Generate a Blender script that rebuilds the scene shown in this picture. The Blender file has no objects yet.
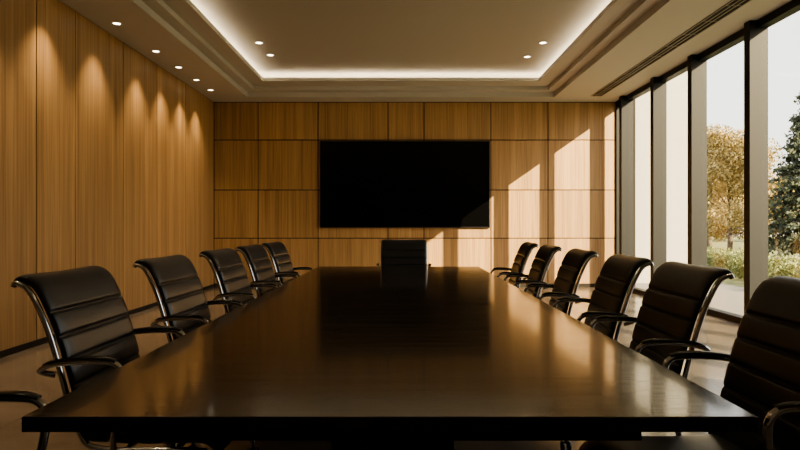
import bpy, bmesh, math, random
from mathutils import Vector, Matrix
random.seed(7)
scene = bpy.context.scene
COL = scene.collection

# ---------------------------------------------------------------- helpers
def new_mat(name):
    m = bpy.data.materials.new(name); m.use_nodes = True
    nt = m.node_tree
    return m, nt, nt.nodes['Principled BSDF']

def simple(name, col, rough=0.5, metal=0.0, coat=0.0, bump=0.0, bscale=200.0, spec=0.5):
    m, nt, b = new_mat(name)
    b.inputs['Base Color'].default_value = (*col, 1)
    b.inputs['Roughness'].default_value = rough
    b.inputs['Metallic'].default_value = metal
    b.inputs['Coat Weight'].default_value = coat
    b.inputs['Specular IOR Level'].default_value = spec
    tc = nt.nodes.new('ShaderNodeTexCoord')
    n = nt.nodes.new('ShaderNodeTexNoise'); n.inputs['Scale'].default_value = bscale
    nt.links.new(tc.outputs['Object'], n.inputs['Vector'])
    if bump > 0:
        bp = nt.nodes.new('ShaderNodeBump'); bp.inputs['Strength'].default_value = bump
        bp.inputs['Distance'].default_value = 0.002
        nt.links.new(n.outputs['Fac'], bp.inputs['Height'])
        nt.links.new(bp.outputs['Normal'], b.inputs['Normal'])
    return m

def emis(name, col, s):
    m, nt, b = new_mat(name)
    b.inputs['Base Color'].default_value = (*col, 1)
    b.inputs['Emission Color'].default_value = (*col, 1)
    b.inputs['Emission Strength'].default_value = s
    return m

def wood(name, c1, c2, scale, rough=0.4, var=0.25, coat=0.0, bump=0.15, rough_var=0.0, spec=0.5):
    """stretched-noise wood, `scale` is the 3-axis mapping scale"""
    m, nt, b = new_mat(name)
    L = nt.links.new
    tc = nt.nodes.new('ShaderNodeTexCoord')
    mp = nt.nodes.new('ShaderNodeMapping'); mp.inputs['Scale'].default_value = scale
    geo = nt.nodes.new('ShaderNodeNewGeometry')
    L(tc.outputs['Object'], mp.inputs['Vector'])
    add = nt.nodes.new('ShaderNodeVectorMath'); add.operation = 'MULTIPLY_ADD'
    L(geo.outputs['Random Per Island'], add.inputs[0])
    add.inputs[1].default_value = (37, 51, 29)
    L(mp.outputs[0], add.inputs[2])
    n1 = nt.nodes.new('ShaderNodeTexNoise'); n1.inputs['Scale'].default_value = 1.0
    n1.inputs['Detail'].default_value = 5; n1.inputs['Roughness'].default_value = 0.6
    n1.inputs['Distortion'].default_value = 0.3
    L(add.outputs[0], n1.inputs['Vector'])
    n2 = nt.nodes.new('ShaderNodeTexNoise'); n2.inputs['Scale'].default_value = 0.22
    n2.inputs['Detail'].default_value = 3
    L(add.outputs[0], n2.inputs['Vector'])
    mx = nt.nodes.new('ShaderNodeMath'); mx.operation = 'MULTIPLY_ADD'
    L(n1.outputs['Fac'], mx.inputs[0]); mx.inputs[1].default_value = 0.6
    m2 = nt.nodes.new('ShaderNodeMath'); m2.operation = 'MULTIPLY'
    L(n2.outputs['Fac'], m2.inputs[0]); m2.inputs[1].default_value = 0.4
    L(m2.outputs[0], mx.inputs[2])
    cr = nt.nodes.new('ShaderNodeValToRGB')
    cr.color_ramp.elements[0].position = 0.36; cr.color_ramp.elements[0].color = (*c1, 1)
    cr.color_ramp.elements[1].position = 0.62; cr.color_ramp.elements[1].color = (*c2, 1)
    L(mx.outputs[0], cr.inputs['Fac'])
    hs = nt.nodes.new('ShaderNodeHueSaturation')
    mr = nt.nodes.new('ShaderNodeMapRange')
    L(geo.outputs['Random Per Island'], mr.inputs['Value'])
    mr.inputs['To Min'].default_value = 1 - var; mr.inputs['To Max'].default_value = 1 + var
    L(mr.outputs[0], hs.inputs['Value']); L(cr.outputs['Color'], hs.inputs['Color'])
    L(hs.outputs['Color'], b.inputs['Base Color'])
    b.inputs['Roughness'].default_value = rough
    b.inputs['Specular IOR Level'].default_value = spec
    if rough_var:
        r2 = nt.nodes.new('ShaderNodeMapRange'); L(n1.outputs['Fac'], r2.inputs['Value'])
        r2.inputs['From Min'].default_value = .3; r2.inputs['From Max'].default_value = .7
        r2.inputs['To Min'].default_value = rough - rough_var; r2.inputs['To Max'].default_value = rough + rough_var
        L(r2.outputs[0], b.inputs['Roughness'])
    b.inputs['Coat Weight'].default_value = coat
    b.inputs['Coat Roughness'].default_value = 0.07
    if bump:
        bp = nt.nodes.new('ShaderNodeBump'); bp.inputs['Strength'].default_value = bump
        bp.inputs['Distance'].default_value = 0.002
        L(n1.outputs['Fac'], bp.inputs['Height']); L(bp.outputs['Normal'], b.inputs['Normal'])
    return m

def obj_from(name, verts, faces, mat, smooth=False, parent=None, mats=None, midx=None):
    me = bpy.data.meshes.new(name); me.from_pydata(verts, [], faces); me.update()
    for mm in (mats or [mat]): me.materials.append(mm)
    if midx:
        for p, i in zip(me.polygons, midx): p.material_index = i
    if smooth:
        for p in me.polygons: p.use_smooth = True
    o = bpy.data.objects.new(name, me); COL.objects.link(o)
    if parent: o.parent = parent
    return o

class MB:
    """small mesh builder"""
    def __init__(s): s.v = []; s.f = []; s.mi = []
    def add(s, v, f, mi=0):
        o = len(s.v); s.v += [tuple(p) for p in v]
        s.f += [tuple(i + o for i in q) for q in f]; s.mi += [mi] * len(f)
    def box(s, x0, x1, y0, y1, z0, z1, mi=0, bev=0.0):
        if bev <= 0:
            v = [(x0,y0,z0),(x1,y0,z0),(x1,y1,z0),(x0,y1,z0),(x0,y0,z1),(x1,y0,z1),(x1,y1,z1),(x0,y1,z1)]
            f = [(0,3,2,1),(4,5,6,7),(0,1,5,4),(1,2,6,5),(2,3,7,6),(3,0,4,7)]
            s.add(v, f, mi); return
        bm = bmesh.new(); bmesh.ops.create_cube(bm, size=1)
        for w in bm.verts:
            w.co = Vector(((x0+x1)/2 + w.co.x*(x1-x0), (y0+y1)/2 + w.co.y*(y1-y0), (z0+z1)/2 + w.co.z*(z1-z0)))
        bmesh.ops.bevel(bm, geom=bm.edges[:], offset=bev, segments=2, affect='EDGES', profile=0.7)
        bm.verts.index_update()
        s.add([w.co[:] for w in bm.verts], [[w.index for w in f.verts] for f in bm.faces], mi); bm.free()
    def tube(s, pts, r, n=10, mi=0, smooth_pts=0, flat=1.0, cap=True):
        pts = [Vector(p) for p in pts]
        if smooth_pts: pts, r = catmull(pts, smooth_pts, r)
        rs = r if isinstance(r, (list, tuple)) else [r] * len(pts)
        rings = []; up = Vector((0, 0, 1))
        t0 = (pts[1]-pts[0]).normalized()
        side = t0.cross(up)
        if side.length < 1e-3: side = Vector((0, 1, 0))
        side.normalize()
        for i, p in enumerate(pts):
            t = (pts[min(i+1, len(pts)-1)] - pts[max(i-1, 0)]).normalized()
            side = (side - t*side.dot(t)).normalized(); nn = side.cross(t)
            rings.append([p + side*math.cos(a)*rs[i] + nn*math.sin(a)*rs[i]*flat for a in [2*math.pi*k/n for k in range(n)]])
        v = [q for ring in rings for q in ring]; f = []
        for i in range(len(rings)-1):
            for k in range(n):
                f.append((i*n+k, i*n+(k+1) % n, (i+1)*n+(k+1) % n, (i+1)*n+k))
        if cap:
            f.append(tuple(range(n))[::-1]); f.append(tuple((len(rings)-1)*n+k for k in range(n)))
        s.add(v, f, mi)
    def cyl(s, c, r0, r1, z0, z1, n=24, mi=0):
        s.tube([(c[0], c[1], z0), (c[0], c[1], z1)], [r0, r1], n=n, mi=mi)
    def obj(s, name, mats, smooth=False, parent=None):
        return obj_from(name, s.v, s.f, None, smooth, parent, mats if isinstance(mats, list) else [mats], s.mi)

def catmull(pts, k, r=None):
    out = []; ro = []
    isl = isinstance(r, (list, tuple))
    P = [pts[0]*2-pts[1]] + list(pts) + [pts[-1]*2-pts[-2]]
    for i in range(1, len(P)-2):
        for j in range(k):
            t = j/k; a, b, c, d = P[i-1], P[i], P[i+1], P[i+2]
            out.append(0.5*((2*b)+(-a+c)*t+(2*a-5*b+4*c-d)*t*t+(-a+3*b-3*c+d)*t**3))
            if isl: ro.append(r[i-1]*(1-t)+r[i]*t)
    out.append(pts[-1])
    if isl: ro.append(r[-1])
    return out, (ro if isl else r)

def empty(name, loc=(0,0,0), rz=0.0):
    e = bpy.data.objects.new(name, None); COL.objects.link(e)
    e.location = loc; e.rotation_euler = (0, 0, rz); e.empty_display_size = 0.2
    return e

# ---------------------------------------------------------------- materials
WOOD_L = wood('oak_veneer_vertical_left', (0.27,0.157,0.073), (0.48,0.302,0.148), (38,38,0.7), rough=0.42, var=0.07)
WOOD_B = wood('oak_veneer_vertical_back', (0.26,0.152,0.070), (0.47,0.296,0.145), (40,40,0.7), rough=0.42, var=0.09)
DARKGAP = simple('panel_gap_black', (0.012,0.008,0.005), 0.8)
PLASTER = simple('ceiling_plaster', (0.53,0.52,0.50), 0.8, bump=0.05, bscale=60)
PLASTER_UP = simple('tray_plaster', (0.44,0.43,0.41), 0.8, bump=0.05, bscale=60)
PLASTER_W = simple('wall_plaster', (0.36,0.35,0.33), 0.8, bump=0.05, bscale=60)
TABLE_TOP = wood('espresso_table_veneer', (0.005,0.0045,0.0043), (0.040,0.031,0.026), (1.6,75,75), rough=0.17, var=0.0, coat=0.4, bump=0.05, rough_var=0.06)
TABLE_DK = simple('table_dark_lacquer', (0.018,0.017,0.0165), 0.35, coat=0.2)
LEATHER = simple('black_leather', (0.022,0.0235,0.026), 0.33, bump=0.2, bscale=260)
CHAIRMET = simple('chair_polished_metal', (0.62,0.62,0.62), 0.12, metal=1.0)
BLKPLAST = simple('black_plastic', (0.013,0.0135,0.0145), 0.22)
MULL = simple('anodised_frame', (0.010,0.012,0.014), 0.5, spec=0.25)
SCREEN = simple('tv_screen_black', (0.0015,0.0015,0.0018), 0.22, spec=0.2)
BEZEL = simple('tv_bezel', (0.012,0.012,0.013), 0.3)
DL_TRIM = simple('downlight_trim', (0.6,0.57,0.52), 0.4)
DL_EM = emis('downlight_lens', (1.0,0.88,0.70), 9)
LED = emis('cove_led', (1.0,0.82,0.56), 21)
VENT = simple('vent_frame', (0.35,0.33,0.30), 0.5)
VENTB = simple('vent_slot_black', (0.01,0.01,0.01), 0.8)
STUCCO = simple('white_stucco', (0.40,0.39,0.365), 0.9, bump=0.3, bscale=40)
PAVE = simple('terrace_paving', (0.24,0.225,0.20), 0.8, bump=0.2, bscale=30)

def glass_mat():
    m = bpy.data.materials.new('window_glass'); m.use_nodes = True
    nt = m.node_tree; nt.nodes.clear()
    out = nt.nodes.new('ShaderNodeOutputMaterial'); mix = nt.nodes.new('ShaderNodeMixShader')
    tr = nt.nodes.new('ShaderNodeBsdfTransparent'); gl = nt.nodes.new('ShaderNodeBsdfGlossy')
    tr.inputs['Color'].default_value = (0.95,0.96,0.95,1)
    gl.inputs['Roughness'].default_value = 0.02
    mix.inputs['Fac'].default_value = 0.05
    nt.links.new(tr.outputs[0], mix.inputs[1]); nt.links.new(gl.outputs[0], mix.inputs[2])
    nt.links.new(mix.outputs[0], out.inputs['Surface'])
    return m
GLASS = glass_mat()

def floor_mat():
    m, nt, b = new_mat('polished_stone_floor'); L = nt.links.new
    tc = nt.nodes.new('ShaderNodeTexCoord')
    n = nt.nodes.new('ShaderNodeTexNoise'); n.inputs['Scale'].default_value = 1.6
    n.inputs['Detail'].default_value = 8; n.inputs['Distortion'].default_value = 1.2
    L(tc.outputs['Object'], n.inputs['Vector'])
    cr = nt.nodes.new('ShaderNodeValToRGB')
    cr.color_ramp.elements[0].position = .3; cr.color_ramp.elements[0].color = (0.125,0.10,0.080,1)
    cr.color_ramp.elements[1].position = .7; cr.color_ramp.elements[1].color = (0.19,0.155,0.125,1)
    L(n.outputs['Fac'], cr.inputs['Fac'])
    br = nt.nodes.new('ShaderNodeTexBrick'); br.offset = 0
    br.inputs['Scale'].default_value = 1.0; br.inputs['Mortar Size'].default_value = 0.003
    br.inputs['Brick Width'].default_value = 1.2; br.inputs['Row Height'].default_value = 1.2
    L(tc.outputs['Object'], br.inputs['Vector'])
    L(cr.outputs['Color'], br.inputs['Color1']); L(cr.outputs['Color'], br.inputs['Color2'])
    br.inputs['Mortar'].default_value = (0.09,0.075,0.06,1)
    L(br.outputs['Color'], b.inputs['Base Color'])
    b.inputs['Roughness'].default_value = 0.16
    return m
FLOOR = floor_mat()

def foliage(name, c1, c2, sss=0.0):
    m, nt, b = new_mat(name); L = nt.links.new
    geo = nt.nodes.new('ShaderNodeNewGeometry')
    cr = nt.nodes.new('ShaderNodeValToRGB')
    cr.color_ramp.elements[0].color = (*c1, 1); cr.color_ramp.elements[1].color = (*c2, 1)
    L(geo.outputs['Random Per Island'], cr.inputs['Fac']); L(cr.outputs['Color'], b.inputs['Base Color'])
    b.inputs['Roughness'].default_value = 0.6
    return m
LEAF_GOLD = foliage('autumn_leaves', (0.26,0.20,0.08), (0.54,0.42,0.19))
LEAF_GREEN = foliage('shrub_leaves', (0.10,0.13,0.05), (0.30,0.32,0.13))
LEAF_PINE = foliage('conifer_needles', (0.045,0.06,0.045), (0.12,0.14,0.09))
LEAF_FAR = foliage('distant_leaves', (0.24,0.22,0.13), (0.42,0.38,0.23))
BARK = simple('bark', (0.14,0.11,0.085), 0.9, bump=0.6, bscale=30)

def lawn_mat():
    m, nt, b = new_mat('lawn_grass'); L = nt.links.new
    tc = nt.nodes.new('ShaderNodeTexCoord')
    n = nt.nodes.new('ShaderNodeTexNoise'); n.inputs['Scale'].default_value = 2.5; n.inputs['Detail'].default_value = 8
    L(tc.outputs['Object'], n.inputs['Vector'])
    cr = nt.nodes.new('ShaderNodeValToRGB')
    cr.color_ramp.elements[0].position=.35; cr.color_ramp.elements[0].color = (0.13,0.145,0.05,1)
    cr.color_ramp.elements[1].position=.65; cr.color_ramp.elements[1].color = (0.28,0.28,0.12,1)
    L(n.outputs['Fac'], cr.inputs['Fac']); L(cr.outputs['Color'], b.inputs['Base Color'])
    b.inputs['Roughness'].default_value = 0.9
    return m
LAWN = lawn_mat()

# ---------------------------------------------------------------- room shell
XL, XR, YB, YR, H = -3.68, 4.27, 11.8, -2.0, 3.64
b = MB(); b.box(XL-0.2, XR+0.12, YR-0.2, YB+0.2, -0.12, 0); b.obj('floor', FLOOR)

# left wall : tall veneer panels over a dark backing
b = MB(); b.box(XL-0.2, XL-0.022, YR-0.2, YB+0.2, 0, 4.3, 1)
seams = [-2.0,-0.7,0.6,1.9,3.1,4.1,5.05,6.06,6.78,7.95,9.05,10.25,11.8-0.002]
for a, c in zip(seams[:-1], seams[1:]):
    b.box(XL-0.024, XL, a+0.008, c-0.008, 0.06, H-0.002, 0, bev=0.003)
b.obj('wall_left', [WOOD_L, DARKGAP])
# back wall : grid of panels
b = MB(); b.box(XL-0.02, XR+0.35, YB+0.022, YB+0.2, 0, 4.3, 1)
px = lambda u: (u-401)/600*YB
xs = [XL+0.001, px(258), px(318), px(388), px(424), px(491), px(548), XR+0.2]
zs = [0.06, 0.96, 1.22+(225-190)/600*YB, 1.22+(225-140)/600*YB, H-0.002]
for i in range(len(xs)-1):
    for j in range(len(zs)-1):
        b.box(xs[i]+0.009, xs[i+1]-0.009, YB, YB+0.024, zs[j]+0.009, zs[j+1]-0.009, 0, bev=0.003)
b.obj('wall_back', [WOOD_B, DARKGAP])
b = MB(); b.box(XL-0.2, XR+0.12, YR-0.2, YR, 0, 4.3); b.obj('wall_rear', PLASTER_W)
b = MB(); b.box(XR-0.02, XR+0.12, YR, 2.0, 0, 4.3); b.obj('sun_block_wall_right', PLASTER_W)  # unseen solid stretch, added to keep the sun off table and near chairs
b = MB(); b.box(XL, XL+0.012, YR, YB, 0.0, 0.06, bev=0.002); b.obj('baseboard_left', DARKGAP)
b = MB(); b.box(XL+0.012, XR-0.16, YB-0.012, YB, 0.0, 0.06, bev=0.002); b.obj('baseboard_back', DARKGAP)

# tray ceiling
def frame(b, xi, y0, y1, z0, z1, xo0=XL, xo1=XR+0.12, yo0=YR, yo1=YB, mi=0):
    b.box(xo0, -xi, yo0, yo1, z0, z1, mi); b.box(xi, xo1, yo0, yo1, z0, z1, mi)
    b.box(-xi, xi, y1, yo1, z0, z1, mi); b.box(-xi, xi, yo0, y0, z0, z1, mi)
b = MB()
HC = H+0.315
frame(b, 2.90, -1.15, 11.34, H, H+0.09)
frame(b, 2.74, -1.00, 11.14, H+0.09, H+0.16)
frame(b, 2.48, -0.75, 10.76, H+0.16, H+0.19)
frame(b, 2.48, -0.75, 10.76, H+0.19, H+0.225, xo0=-2.50, xo1=2.50, yo0=-0.77, yo1=10.78)
frame(b, 2.70, -0.96, 10.98, H+0.19, HC)
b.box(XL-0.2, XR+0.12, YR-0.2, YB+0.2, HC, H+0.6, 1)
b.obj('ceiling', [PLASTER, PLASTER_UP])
b = MB()
z0, z1 = H+0.192, H+0.215
b.box(-2.62,-2.59,-0.86,10.90,z0,z1); b.box(2.59,2.62,-0.86,10.90,z0,z1)
b.box(-2.59,2.59,10.87,10.90,z0,z1); b.box(-2.59,2.59,-0.89,-0.86,z0,z1)
b.obj('cove_light_strip', LED)

# downlights
def downlight(x, y, z, power, spot=math.radians(75), r=0.055, blend=0.7, vis=True):
    e = empty('recessed_downlight', (x, y, z))
    b = MB(); n = 28
    prof = [(r*1.35, 0.0), (r*1.3, -0.006), (r*1.0, -0.007), (r*0.92, -0.001)]
    v = []; f = []
    for (rr, zz) in prof:
        for k in range(n):
            a = 2*math.pi*k/n; v.append((rr*math.cos(a), rr*math.sin(a), zz))
    for i in range(len(prof)-1):
        for k in range(n): f.append((i*n+k, i*n+(k+1) % n, (i+1)*n+(k+1) % n, (i+1)*n+k))
    b.add(v, f); b.obj('trim_ring', DL_TRIM, smooth=True, parent=e)
    b = MB(); b.add([(r*0.93*math.cos(2*math.pi*k/n), r*0.93*math.sin(2*math.pi*k/n), -0.002) for k in range(n)], [tuple(range(n))[::-1]])
    b.obj('lens', DL_EM, parent=e)
    l = bpy.data.lights.new('spot', 'SPOT'); l.energy = power; l.color = (1.0,0.77,0.48)
    l.spot_size = spot; l.spot_blend = blend; l.shadow_soft_size = 0.04
    lo = bpy.data.objects.new('spot_lamp', l); COL.objects.link(lo); lo.parent = e; lo.location = (0,0,-0.012)
for y in (1.6, 2.8, 4.0, 5.1, 6.15, 7.2, 8.35, 9.2, 10.0, 10.75):
    downlight(XL+0.27, y, H, 110, spot=math.radians(76), blend=0.85, r=0.046)
for (x, y) in ((-2.13, 9.0), (-2.10, 9.65), (2.13, 9.0), (2.05, 9.75), (-2.17,4.5),(2.17,4.5),(-2.17,1.5),(2.17,1.5)):
    downlight(x, y, HC, 35, spot=math.radians(95), r=0.05)

# linear diffuser
e = empty('linear_air_diffuser', (3.66, 0, H))
b = MB(); b.box(-0.10,0.10,2.6,11.25,-0.006,-0.0005, 1)
for xx in (-0.10,-0.034,0.022,0.088): b.box(xx, xx+0.012, 2.6, 11.25, -0.012, -0.006, 0)
for k in range(0, 18):
    y = 2.6+k*0.5; b.box(-0.088, 0.088, y, y+0.008, -0.0085, -0.006, 0)
b.obj('grille', [VENT, VENTB], parent=e)

# ---------------------------------------------------------------- windows
Y = [2.0, 3.2, 4.5, 5.8, 7.15, 8.57, 9.86, 11.27, 11.795]
for i in range(len(Y)-1):
    a, c = Y[i], Y[i+1]
    e = empty('window_%d' % (i+1), (XR, (a+c)/2, 0))
    off = -(a+c)/2
    b = MB()
    b.box(-0.15, 0.07, a-0.06+off if i else a+off, a+0.06+off, 0.0, H, 0, bev=0.004)
    if i == len(Y)-2: b.box(-0.05, 0.07, c-0.04+off, c+off, 0.0, H, 0, bev=0.004)
    b.box(-0.06, 0.07, a+0.06+off, c-0.06+off, H-0.09, H, 0, bev=0.004)
    b.box(-0.06, 0.07, a+0.06+off, c-0.06+off, 0.0, 0.07, 0, bev=0.004)
    b.obj('frame', MULL, parent=e)
    b = MB(); b.box(-0.004, 0.004, a+0.06+off, c-0.04+off, 0.07, H-0.09)
    g = b.obj('pane', GLASS, parent=e)

# ---------------------------------------------------------------- television
e = empty('television', (0, YB-0.001, 0))
tx0, tx1, tz0, tz1 = px(320)*0.995, px(490)*0.995, 1.165, 2.865
b = MB(); b.box(tx0, tx1, -0.07, -0.012, tz0, tz1, 0, bev=0.006)
b.box(tx0+0.5, tx1-0.5, -0.012, 0.0, tz0+0.4, tz1-0.4, 0)
b.obj('housing', BEZEL, parent=e)
b = MB(); b.box(tx0+0.018, tx1-0.018, -0.0725, -0.069, tz0+0.022, tz1-0.018)
b.obj('screen', SCREEN, parent=e)

# ---------------------------------------------------------------- table
TX0, TX1, TY0, TY1 = -0.93, 0.876, 1.47, 6.80
e = empty('conference_table', (0, 0, 0))
b = MB(); b.box(TX0, TX1, TY0, TY1, 0.712, 0.75, 0, bev=0.003); b.obj('top', TABLE_TOP, parent=e)
b = MB(); b.box(-0.69, 0.63, TY0+0.10, TY1-0.12, 0.655, 0.712, 0, bev=0.003)
b.obj('under_frame', TABLE_DK, parent=e)
b = MB()
for y in (2.5, 4.1, 6.1):
    b.box(-0.25, 0.19, y-0.35, y+0.35, 0.03, 0.655, 0, bev=0.006)
    b.box(-0.29, 0.23, y-0.40, y+0.40, 0.0, 0.03, 0, bev=0.006)
b.obj('pedestals', TABLE_DK, parent=e)

# ---------------------------------------------------------------- chair
def spow(v, p): return math.copysign(abs(v)**p, v)
def pad(profile, W, th, seams, curv=0.0, N=170, M=36, taper=None, rw=0.0065):
    pts = [Vector((p[0], 0, p[1])) for p in profile]
    pp, _ = catmull(pts, 16)
    d = [0]
    for i in range(1, len(pp)): d.append(d[-1]+(pp[i]-pp[i-1]).length)
    T = d[-1]; v = []; f = []
    def at(s):
        for i in range(1, len(d)):
            if d[i] >= s or i == len(d)-1:
                t = (s-d[i-1])/(d[i]-d[i-1]); return pp[i-1].lerp(pp[i], t)
    for i in range(N):
        u = i/(N-1); s = u*T
        P = at(s); A = at(max(0, s-0.004)); B = at(min(T, s+0.004))
        t = (B-A).normalized(); nrm = Vector((t.z, 0, -t.x))
        e0 = min(s, T-s); er = th*0.6
        cap = math.sqrt(max(0.0, 1-(1-min(1, e0/er))**2)) if e0 < er else 1.0
        cap = max(cap, 0.03)
        rib = 1.0
        for q in seams: rib -= 0.60*math.exp(-((s-q*T)/rw)**2)
        qs = [0]+list(seams)+[1]
        for q0, q1 in zip(qs[:-1], qs[1:]):
            if q0 <= u <= q1: rib += 0.10*math.sin(math.pi*(u-q0)/(q1-q0))
        w = W*(taper(u) if taper else 1)
        for k in range(M):
            a = 2*math.pi*k/M
            yy = w/2*spow(math.cos(a), 0.40)*(0.98+0.02*cap); hh = spow(math.sin(a), 0.6)*th/2*cap
            if hh > 0:
                hh *= rib
            un = yy/(w/2)
            v.append(P + Vector((0, yy, 0)) + nrm*(hh + curv*un*un))
    for i in range(N-1):
        for k in range(M):
            f.append((i*M+k, i*M+(k+1) % M, (i+1)*M+(k+1) % M, (i+1)*M+k))
    f.append(tuple(range(M))[::-1]); f.append(tuple((N-1)*M+k for k in range(M)))
    return v, f

BACK = [(-0.195,0.470),(-0.232,0.55),(-0.258,0.65),(-0.285,0.75),(-0.320,0.86),(-0.362,0.955),(-0.393,1.000),(-0.430,1.016),(-0.454,0.998)]
SEAT = [(-0.235,0.475),(-0.15,0.468),(0.0,0.462),(0.14,0.466),(0.22,0.462),(0.262,0.435),(0.275,0.40)]
mb = MB()
v, f = pad(BACK, 0.545, 0.042, [0.15,0.29,0.43,0.57,0.71], curv=0.010, taper=lambda u: 0.96+0.04*math.sin(math.pi*min(1,u*1.1)*0.5))
mb.add(v, f)
v, f = pad(SEAT, 0.50, 0.070, [0.2,0.38,0.56,0.74], curv=0.008); mb.add(v, f)
me_pad = mb.obj('tmp1', LEATHER, smooth=True).data
mb = MB()
for s in (-1, 1):
    rail = [(p[0]-0.012, s*0.276, p[1]-0.002) for p in BACK]
    rail = rail[:-1] + [(-0.450, s*0.276, 1.002)]
    low = [(0.23, s*0.262, 0.415), (0.10, s*0.264, 0.42), (-0.08, s*0.268, 0.42), (-0.175, s*0.272, 0.435)]
    mb.tube(low+rail, 0.0105, n=10, smooth_pts=6)
    arm = [(-0.300,s*0.278,0.69),(-0.345,s*0.292,0.706),(-0.315,s*0.304,0.728),(-0.24,s*0.308,0.741),(-0.14,s*0.308,0.744),(-0.078,s*0.308,0.736),(-0.052,s*0.306,0.695),(-0.062,s*0.300,0.60),(-0.09,s*0.286,0.48),(-0.10,s*0.270,0.42)]
    mb.tube(arm, 0.0115, n=10, smooth_pts=7)
for x in (-0.06, 0.12):
    mb.tube([(x,-0.265,0.418),(x,0.265,0.418)], 0.010, n=8)
mb.cyl((0,0), 0.026, 0.026, 0.23, 0.40, n=20)
for k in range(5):
    a = 2*math.pi*k/5+0.3; c, s2 = math.cos(a), math.sin(a)
    mb.tube([(0.02*c,0.02*s2,0.125),(0.12*c,0.12*s2,0.118),(0.27*c,0.27*s2,0.085)], [0.030,0.024,0.015], n=10, flat=0.7)
me_met = mb.obj('tmp2', CHAIRMET, smooth=True).data
mb = MB()
for s in (-1, 1):
    padp = [(-0.325,s*0.304,0.732),(-0.29,s*0.307,0.745),(-0.21,s*0.309,0.754),(-0.12,s*0.309,0.756),(-0.072,s*0.308,0.746)]
    mb.tube(padp, [0.010,0.016,0.018,0.018,0.013], n=12, smooth_pts=6, flat=0.4)
mb.box(-0.10,0.12,-0.11,0.11,0.385,0.412, bev=0.008)
mb.cyl((0,0), 0.038, 0.030, 0.09, 0.25, n=20)
for k in range(5):
    a = 2*math.pi*k/5+0.3; c, s2 = math.cos(a), math.sin(a)
    cx, cy = 0.272*c, 0.272*s2
    mb.cyl((cx,cy), 0.010, 0.010, 0.045, 0.085, n=10)
    for off in (-0.017, 0.017):
        ox, oy = -s2*off, c*off
        mb.tube([(cx+ox+s2*0.008, cy+oy-c*0.008, 0.028),(cx+ox-s2*0.008, cy+oy+c*0.008, 0.028)], 0.028, n=16)
me_blk = mb.obj('tmp3', BLKPLAST, smooth=True).data
for o in list(COL.objects):
    if o.name.startswith('tmp'): bpy.data.objects.remove(o)
for m_, n_ in ((me_pad,'cushions'),(me_met,'metal_frame'),(me_blk,'arm_pads_and_casters')): m_.name = n_
def chair(x, y, rz):
    e = empty('office_chair', (x, y, 0), rz)
    for m_ in (me_pad, me_met, me_blk):
        o = bpy.data.objects.new(m_.name, m_); COL.objects.link(o); o.parent = e
R = math.radians
for y, r in ((1.34,0),(2.40,0),(3.37,-2),(4.39,-3),(5.30,-3),(6.22,-4)): chair(-0.922, y, R(r))
for y, r in ((1.87,0),(2.73,-1),(3.50,-3),(4.40,-3),(5.32,-3),(6.17,-3)): chair(0.905, y, R(180+r))
chair(0.035, 6.97, R(-90))

# ---------------------------------------------------------------- outside
b = MB(); b.box(XR+0.12, 60, -20, 70, -0.4, -0.12); b.obj('lawn', LAWN)
b = MB(); b.box(XR+0.12, XR+2.6, -4, 12.9, -0.12, -0.03, bev=0.01); b.obj('terrace', PAVE)
b = MB(); b.box(4.75, 6.35, 13.0, 13.4, -0.118, 5.4); b.box(4.70, 6.40, 12.95, 13.45, 5.4, 5.5)
b.obj('exterior_wall', STUCCO)

def leaf(b, p, s, rnd):
    d = Vector((rnd.gauss(0,1), rnd.gauss(0,1), rnd.gauss(0,1))).normalized()
    e1 = d.orthogonal().normalized(); e2 = d.cross(e1)
    if p.z < s*1.1+0.01: p = Vector((p.x, p.y, s*1.1+0.01))
    b.add([p-e1*s, p+e2*s*0.5, p+e1*s, p-e2*s*0.5], [(0,1,2,3)])
def blobs(b, cs, n, s, rnd):
    for _ in range(n):
        c, r = rnd.choice(cs); c = Vector(c)
        d = Vector((rnd.gauss(0,1), rnd.gauss(0,1), rnd.gauss(0,1))).normalized()*(rnd.random()**0.45)
        leaf(b, c+Vector((d.x*r[0], d.y*r[1], d.z*r[2])), s*rnd.uniform(0.6,1.3), rnd)
def tree(x, y, h, w, mat, n=9000, s=0.07, seed=1, name='deciduous_tree', base=-0.112, zlo=0.32):
    rnd = random.Random(seed); e = empty(name, (x, y, base))
    b = MB(); b.tube([(0,0,0),(0.0,0,h*0.05),(0.05,0,h*0.25),(0,0.04,h*0.5),(0.03,0,h*0.85)], [h*0.022,h*0.02,h*0.016,h*0.011,0.01], n=10)
    cs = []
    for k in range(18):
        a = rnd.uniform(0, 6.28); z = h*rnd.uniform(zlo,0.92)
        rr = w*rnd.uniform(0.3,0.8)*(1.15-z/h)**0.6
        p = Vector((rr*math.cos(a), rr*math.sin(a), z))
        b.tube([(0,0,z*0.62),(p.x*0.5,p.y*0.5,z*0.85),p], [h*0.007,h*0.005,0.008], n=6, smooth_pts=3)
        q = w*rnd.uniform(0.3,0.5); cs.append((p, (q,q,q*0.75)))
    b.obj('trunk', BARK, smooth=True, parent=e)
    b = MB(); blobs(b, cs, n, s, rnd); b.obj('leaves', mat, parent=e)
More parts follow.
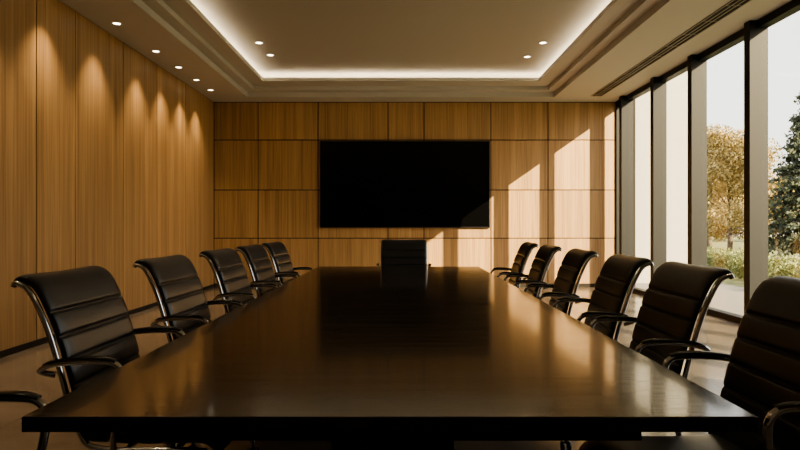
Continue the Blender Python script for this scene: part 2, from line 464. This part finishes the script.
def conifer(x, y, h, w, seed=3):
    rnd = random.Random(seed); e = empty('conifer_tree', (x, y, -0.115))
    b = MB(); b.tube([(0,0,0),(0,0,h)], [h*0.022,0.01], n=8); lf = MB()
    z = h*0.10
    while z < h*0.99:
        r = w*(1-z/h)**0.85+0.05
        for k in range(9):
            a = rnd.uniform(0,6.28); rr = r*rnd.uniform(0.75,1.1)
            t = Vector((rr*math.cos(a), rr*math.sin(a), z-rr*0.22)); s0 = Vector((0,0,z))
            b.tube([s0,(s0+t)/2+Vector((0,0,0.05*rr)),t],[0.018,0.012,0.004],n=4)
            for j in range(int(22+50*rr)):
                q = rnd.uniform(0.12,1.03); p = s0.lerp(t,q)+Vector((rnd.gauss(0,0.09),rnd.gauss(0,0.09),rnd.gauss(-0.04,0.06)))*(1.25-q*0.6)
                leaf(lf, p, rnd.uniform(0.05,0.11), rnd)
        z += h*0.028
    b.obj('trunk', BARK, parent=e); lf.obj('needles', LEAF_PINE, parent=e)
tree(13.7, 25.0, 5.4, 2.3, LEAF_GOLD, n=26000, s=0.06, seed=2, zlo=0.2)
tree(18.5, 36.0, 7.0, 2.9, LEAF_GOLD, n=16000, s=0.09, seed=5, zlo=0.2)
conifer(14.7, 21.5, 6.6, 1.9)
for i in range(9):
    rnd = random.Random(40+i)
    tree(16+i*4.6, 52+rnd.uniform(-3,3)-i*1.5, rnd.uniform(4.5,6.5), 3.0, LEAF_FAR, n=2600, s=0.22, seed=60+i, zlo=0.15)
rnd = random.Random(9); b = MB()
for i in range(26):
    y = 10.0+i*0.42; x = 7.2+0.12*i+rnd.uniform(-0.2,0.2); r = rnd.uniform(0.3,0.45)
    blobs(b, [((x,y,0.32),(r,r,r*rnd.uniform(0.8,1.15)))], 900, 0.035, rnd)
o = b.obj('hedge', LEAF_GREEN); o.location.z = -0.12

# ---------------------------------------------------------------- light
w = bpy.data.worlds.new('World'); scene.world = w; w.use_nodes = True
nt = w.node_tree; bg = nt.nodes['Background']
sky = nt.nodes.new('ShaderNodeTexSky'); sky.sky_type = 'NISHITA'; sky.sun_disc = False
d = Vector((-0.7, 1.0, -0.49)).normalized()
sky.sun_elevation = math.asin(-d.z); sky.sun_rotation = math.atan2(-d.x, -d.y)
sky.air_density = 1.0; sky.dust_density = 4.0; sky.ozone_density = 1.0
mix = nt.nodes.new('ShaderNodeMix'); mix.data_type = 'RGBA'
mix.inputs['Factor'].default_value = 0.72
nt.links.new(sky.outputs['Color'], mix.inputs['A']); mix.inputs['B'].default_value = (6.3,5.9,5.3,1)
nt.links.new(mix.outputs['Result'], bg.inputs['Color']); bg.inputs['Strength'].default_value = 0.45
sl = bpy.data.lights.new('sun', 'SUN'); sl.energy = 18; sl.color = (1.0,0.77,0.45); sl.angle = R(0.35)
so = bpy.data.objects.new('sun', sl); COL.objects.link(so); so.rotation_euler = d.to_track_quat('-Z', 'Y').to_euler()
so.location = (12,-8,10)

# ---------------------------------------------------------------- camera
cam = bpy.data.cameras.new('camera'); co = bpy.data.objects.new('camera', cam); COL.objects.link(co)
co.location = (0, 0, 1.22); co.rotation_euler = (math.pi/2, 0, 0)
cam.sensor_width = 36; cam.lens = 27; cam.clip_start = 0.05; cam.clip_end = 300
cam.shift_x = -0.00125
scene.camera = co
scene.view_settings.view_transform = 'AgX'
scene.view_settings.look = 'AgX - Medium High Contrast'
scene.view_settings.exposure = 0.18
